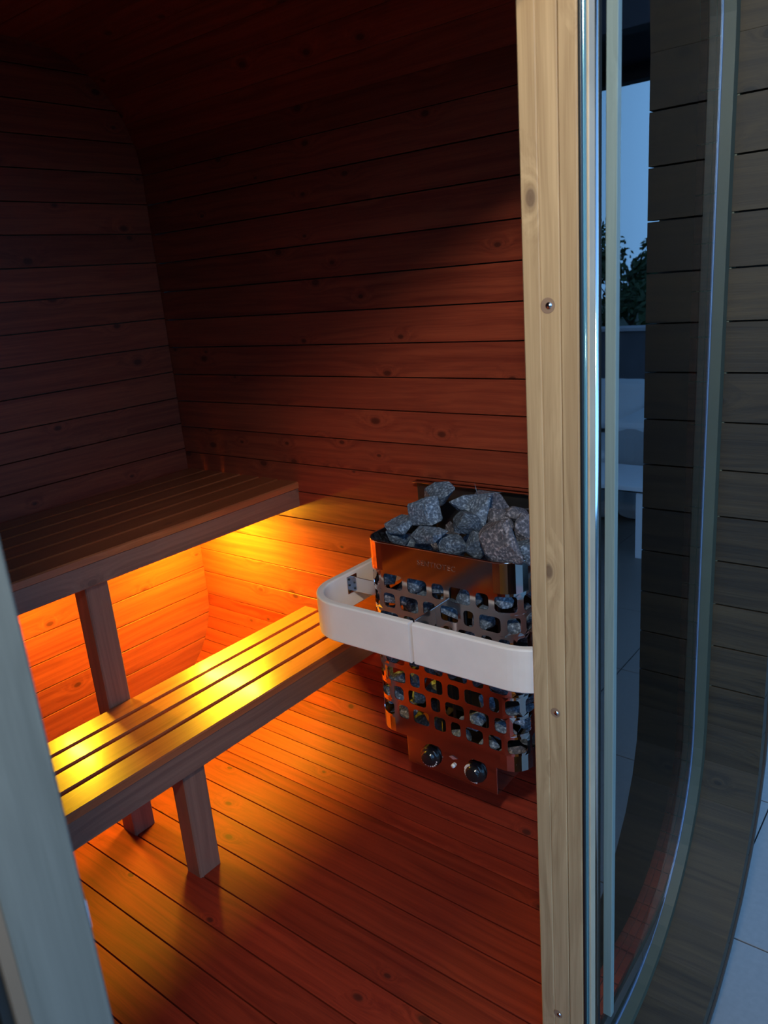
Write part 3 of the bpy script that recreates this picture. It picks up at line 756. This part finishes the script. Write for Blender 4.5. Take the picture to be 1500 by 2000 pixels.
# ------------------------------------------------------------------ terrace and garden (seen directly at lower right and mirrored in the glass)
TZ = -0.25
te = box('floor_terrace', (-4.5, -7.0, TZ - .10), (9.2, 3.6, TZ - .012), M['grout']); tag(te, 'terrace of large pale grey tiles with thin dark joints around the sauna', kind='structure')
ts = 0.618; tme = None
bm = bmesh.new(); box_bm(bm, (0.002, 0.002, -0.012), (ts - .002, ts - .002, 0.0), 0.0012, 1)
tme = bpy.data.meshes.new('tile'); bm.to_mesh(tme); bm.free(); tme.materials.append(M['tile'])
for i in range(-3, 12):
    for j in range(-8, 5):
        x, y = 1.787 + i * ts, 0.42 + j * ts
        if x > 8.8: continue
        obj_mesh('tile', tme, None, te, Matrix.Translation((x, y, TZ)))
# barrel cradles
for yy in (0.7, 2.1):
    cr = box('cradle_beam', (-0.1, yy, TZ), (1.4, yy + .1, -0.10), M['porch'], None, .004); tag(cr, 'dark wooden cradle beam under the sauna barrel', 'beam', 'cradle beams under the sauna')

# pergola
pg = empty('pergola', (5.1, -2, TZ)); tag(pg, 'dark terrace roof mirrored at the top of the glass', 'pergola')
def pin(nm, lo, hi, mat=M['pergola'], p=pg, bev=0.005):
    o = box(nm, lo, hi, mat, p, bev); o.location = -p.location; return o
pin('roof_panel', (4.35, -5.2, 2.80), (6.05, 0.2, 2.86))
pin('edge_beam', (5.95, -5.2, 2.70), (6.08, 0.2, 2.80)); pin('edge_beam', (4.35, -5.2, 2.62), (4.47, 0.2, 2.80))
for yy in (-5.0, -3.4, -1.9): pin('cross_beam', (4.47, yy, 2.68), (5.95, yy + .08, 2.80))
for xx, yy in ((5.97, -5.1), (4.37, -5.1), (5.97, 0.08), (4.37, 0.08)): pin('post', (xx, yy, TZ), (xx + .1, yy + .1, 2.70 if xx > 5 else 2.62))

# outdoor sofa
sf = empty('garden_sofa', (5.6, -1.1, TZ)); tag(sf, 'blue-grey outdoor sofa with rounded armrest mirrored in the glass', 'sofa')
def sfb(nm, lo, hi, mat, bev): return pin(nm, lo, hi, mat, sf, bev)
sfb('armrest', (4.95, -1.02, TZ + .02), (5.85, -0.78, TZ + .70), M['fabric'], 0.09)
sfb('armrest_pad', (4.97, -1.03, TZ + .64), (5.83, -0.77, TZ + .72), M['fabric_light'], 0.038)
sfb('seat_base', (4.97, -2.6, TZ + .02), (5.85, -1.03, TZ + .36), M['fabric'], 0.03)
sfb('seat_cushion', (4.95, -1.80, TZ + .365), (5.62, -1.04, TZ + .50), M['fabric_light'], 0.045)
sfb('seat_cushion', (4.95, -2.58, TZ + .365), (5.62, -1.81, TZ + .50), M['fabric_light'], 0.045)
sfb('backrest', (5.86, -2.6, TZ + .02), (6.05, -0.80, TZ + .78), M['fabric'], 0.06)
sfb('back_cushion', (5.64, -1.80, TZ + .50), (5.85, -1.06, TZ + .88), M['fabric_light'], 0.06)

# white side table
sd = empty('side_table', (4.3, -0.75, TZ)); tag(sd, 'white slab-sided table with a dark joint under its top, mirrored in the glass', 'table')
def sdb(nm, lo, hi, mat=M['white'], bev=0.004): return pin(nm, lo, hi, mat, sd, bev)
sdb('table_top', (4.36, -1.25, TZ + .425), (4.86, -0.53, TZ + .455)); sdb('spacer', (4.39, -1.22, TZ + .41), (4.83, -0.56, TZ + .425), M['rubber'], 0)
sdb('side_panel', (4.37, -0.64, TZ), (4.85, -0.60, TZ + .41)); sdb('side_panel', (4.37, -1.20, TZ), (4.85, -1.16, TZ + .41))

# garden wall
gw = box('garden_wall', (8.3, -7.0, TZ - .1), (8.5, 3.5, 0.76), M['wallstone'], None, .01); tag(gw, 'low dark garden wall with a pale coping behind the terrace', 'wall')
cp = box('coping', (8.26, -7.0, 0.762), (8.54, 3.5, 0.80), M['coping'], None, .006); cp.parent = gw

def leafy(name, label, cat, center, size, n, leaf, seed, trunk=True, kind=None):
    t = empty(name, (center[0], center[1], TZ)); tag(t, label, cat)
    rnd = random.Random(seed); bm = bmesh.new()
    blobs = [(rnd.uniform(-.5, .5), rnd.uniform(-.5, .5), rnd.uniform(-.5, .5), rnd.uniform(.12, .3)) for _ in range(26)]
    for _ in range(n):
        bx, by, bz, br = rnd.choice(blobs); v = Vector((rnd.gauss(0, 1), rnd.gauss(0, 1), rnd.gauss(0, 1))).normalized() * br * rnd.uniform(.3, 1)
        p = Vector(((bx + v.x) * size[0], (by + v.y) * size[1], (bz + v.z) * size[2]))
        q = Vector((rnd.gauss(0, 1), rnd.gauss(0, 1), rnd.gauss(0, 1))).normalized(); r = q.orthogonal().normalized()
        s = leaf * rnd.uniform(.6, 1.2)
        a, b, c, d = p - q * s, p + r * s * .45, p + q * s, p - r * s * .45
        bm.faces.new([bm.verts.new(k) for k in (a, b, c, d)])
    o = obj_from_bm('foliage', bm, M['leaf'], t); o.location = Vector(center) - t.location; o['kind'] = 'stuff'
    if trunk:
        bm = bmesh.new(); top_ = Vector((0, 0, center[2] - TZ))
        cyl_bm(bm, (0, 0, 0), top_, .06, .03, 10)
        for _ in range(9):
            s0 = Vector((0, 0, rnd.uniform(.5, 1) * top_.z)); cyl_bm(bm, s0, s0 + Vector((rnd.uniform(-.4, .4) * size[0], rnd.uniform(-.4, .4) * size[1], rnd.uniform(.2, .5) * size[2])), .018, .006, 6)
        obj_from_bm('trunk', bm, M['bark'], t)
    return t
leafy('garden_tree', 'young loose-crowned tree against the dusk sky behind the garden wall', 'tree', (12.0, -3.55, 1.10), (1.3, 1.5, 1.5), 3600, .06, 3)
for j in range(5):
    leafy('hedge_shrub', ['dense dark hedge shrub at the far left end of the garden wall', 'dense dark hedge shrub behind the garden wall, below the young tree', 'dense dark hedge shrub beside the one below the young tree',
          'dense dark hedge shrub, fourth along the garden wall', 'dense dark hedge shrub at the sauna end of the garden wall'][j], 'shrub', (9.6, -6.0 + j * 2.05, 0.42), (1.0, 1.12, 1.45), 4200, .07, 20 + j, trunk=True)
gr = box('ground_garden', (-25, -30, TZ - .3), (40, 30, TZ - .11), simple('dark_lawn', (0.03, 0.05, 0.025), .9, noise=.3, nscale=5)); tag(gr, 'dark lawn around the terrace', kind='structure')
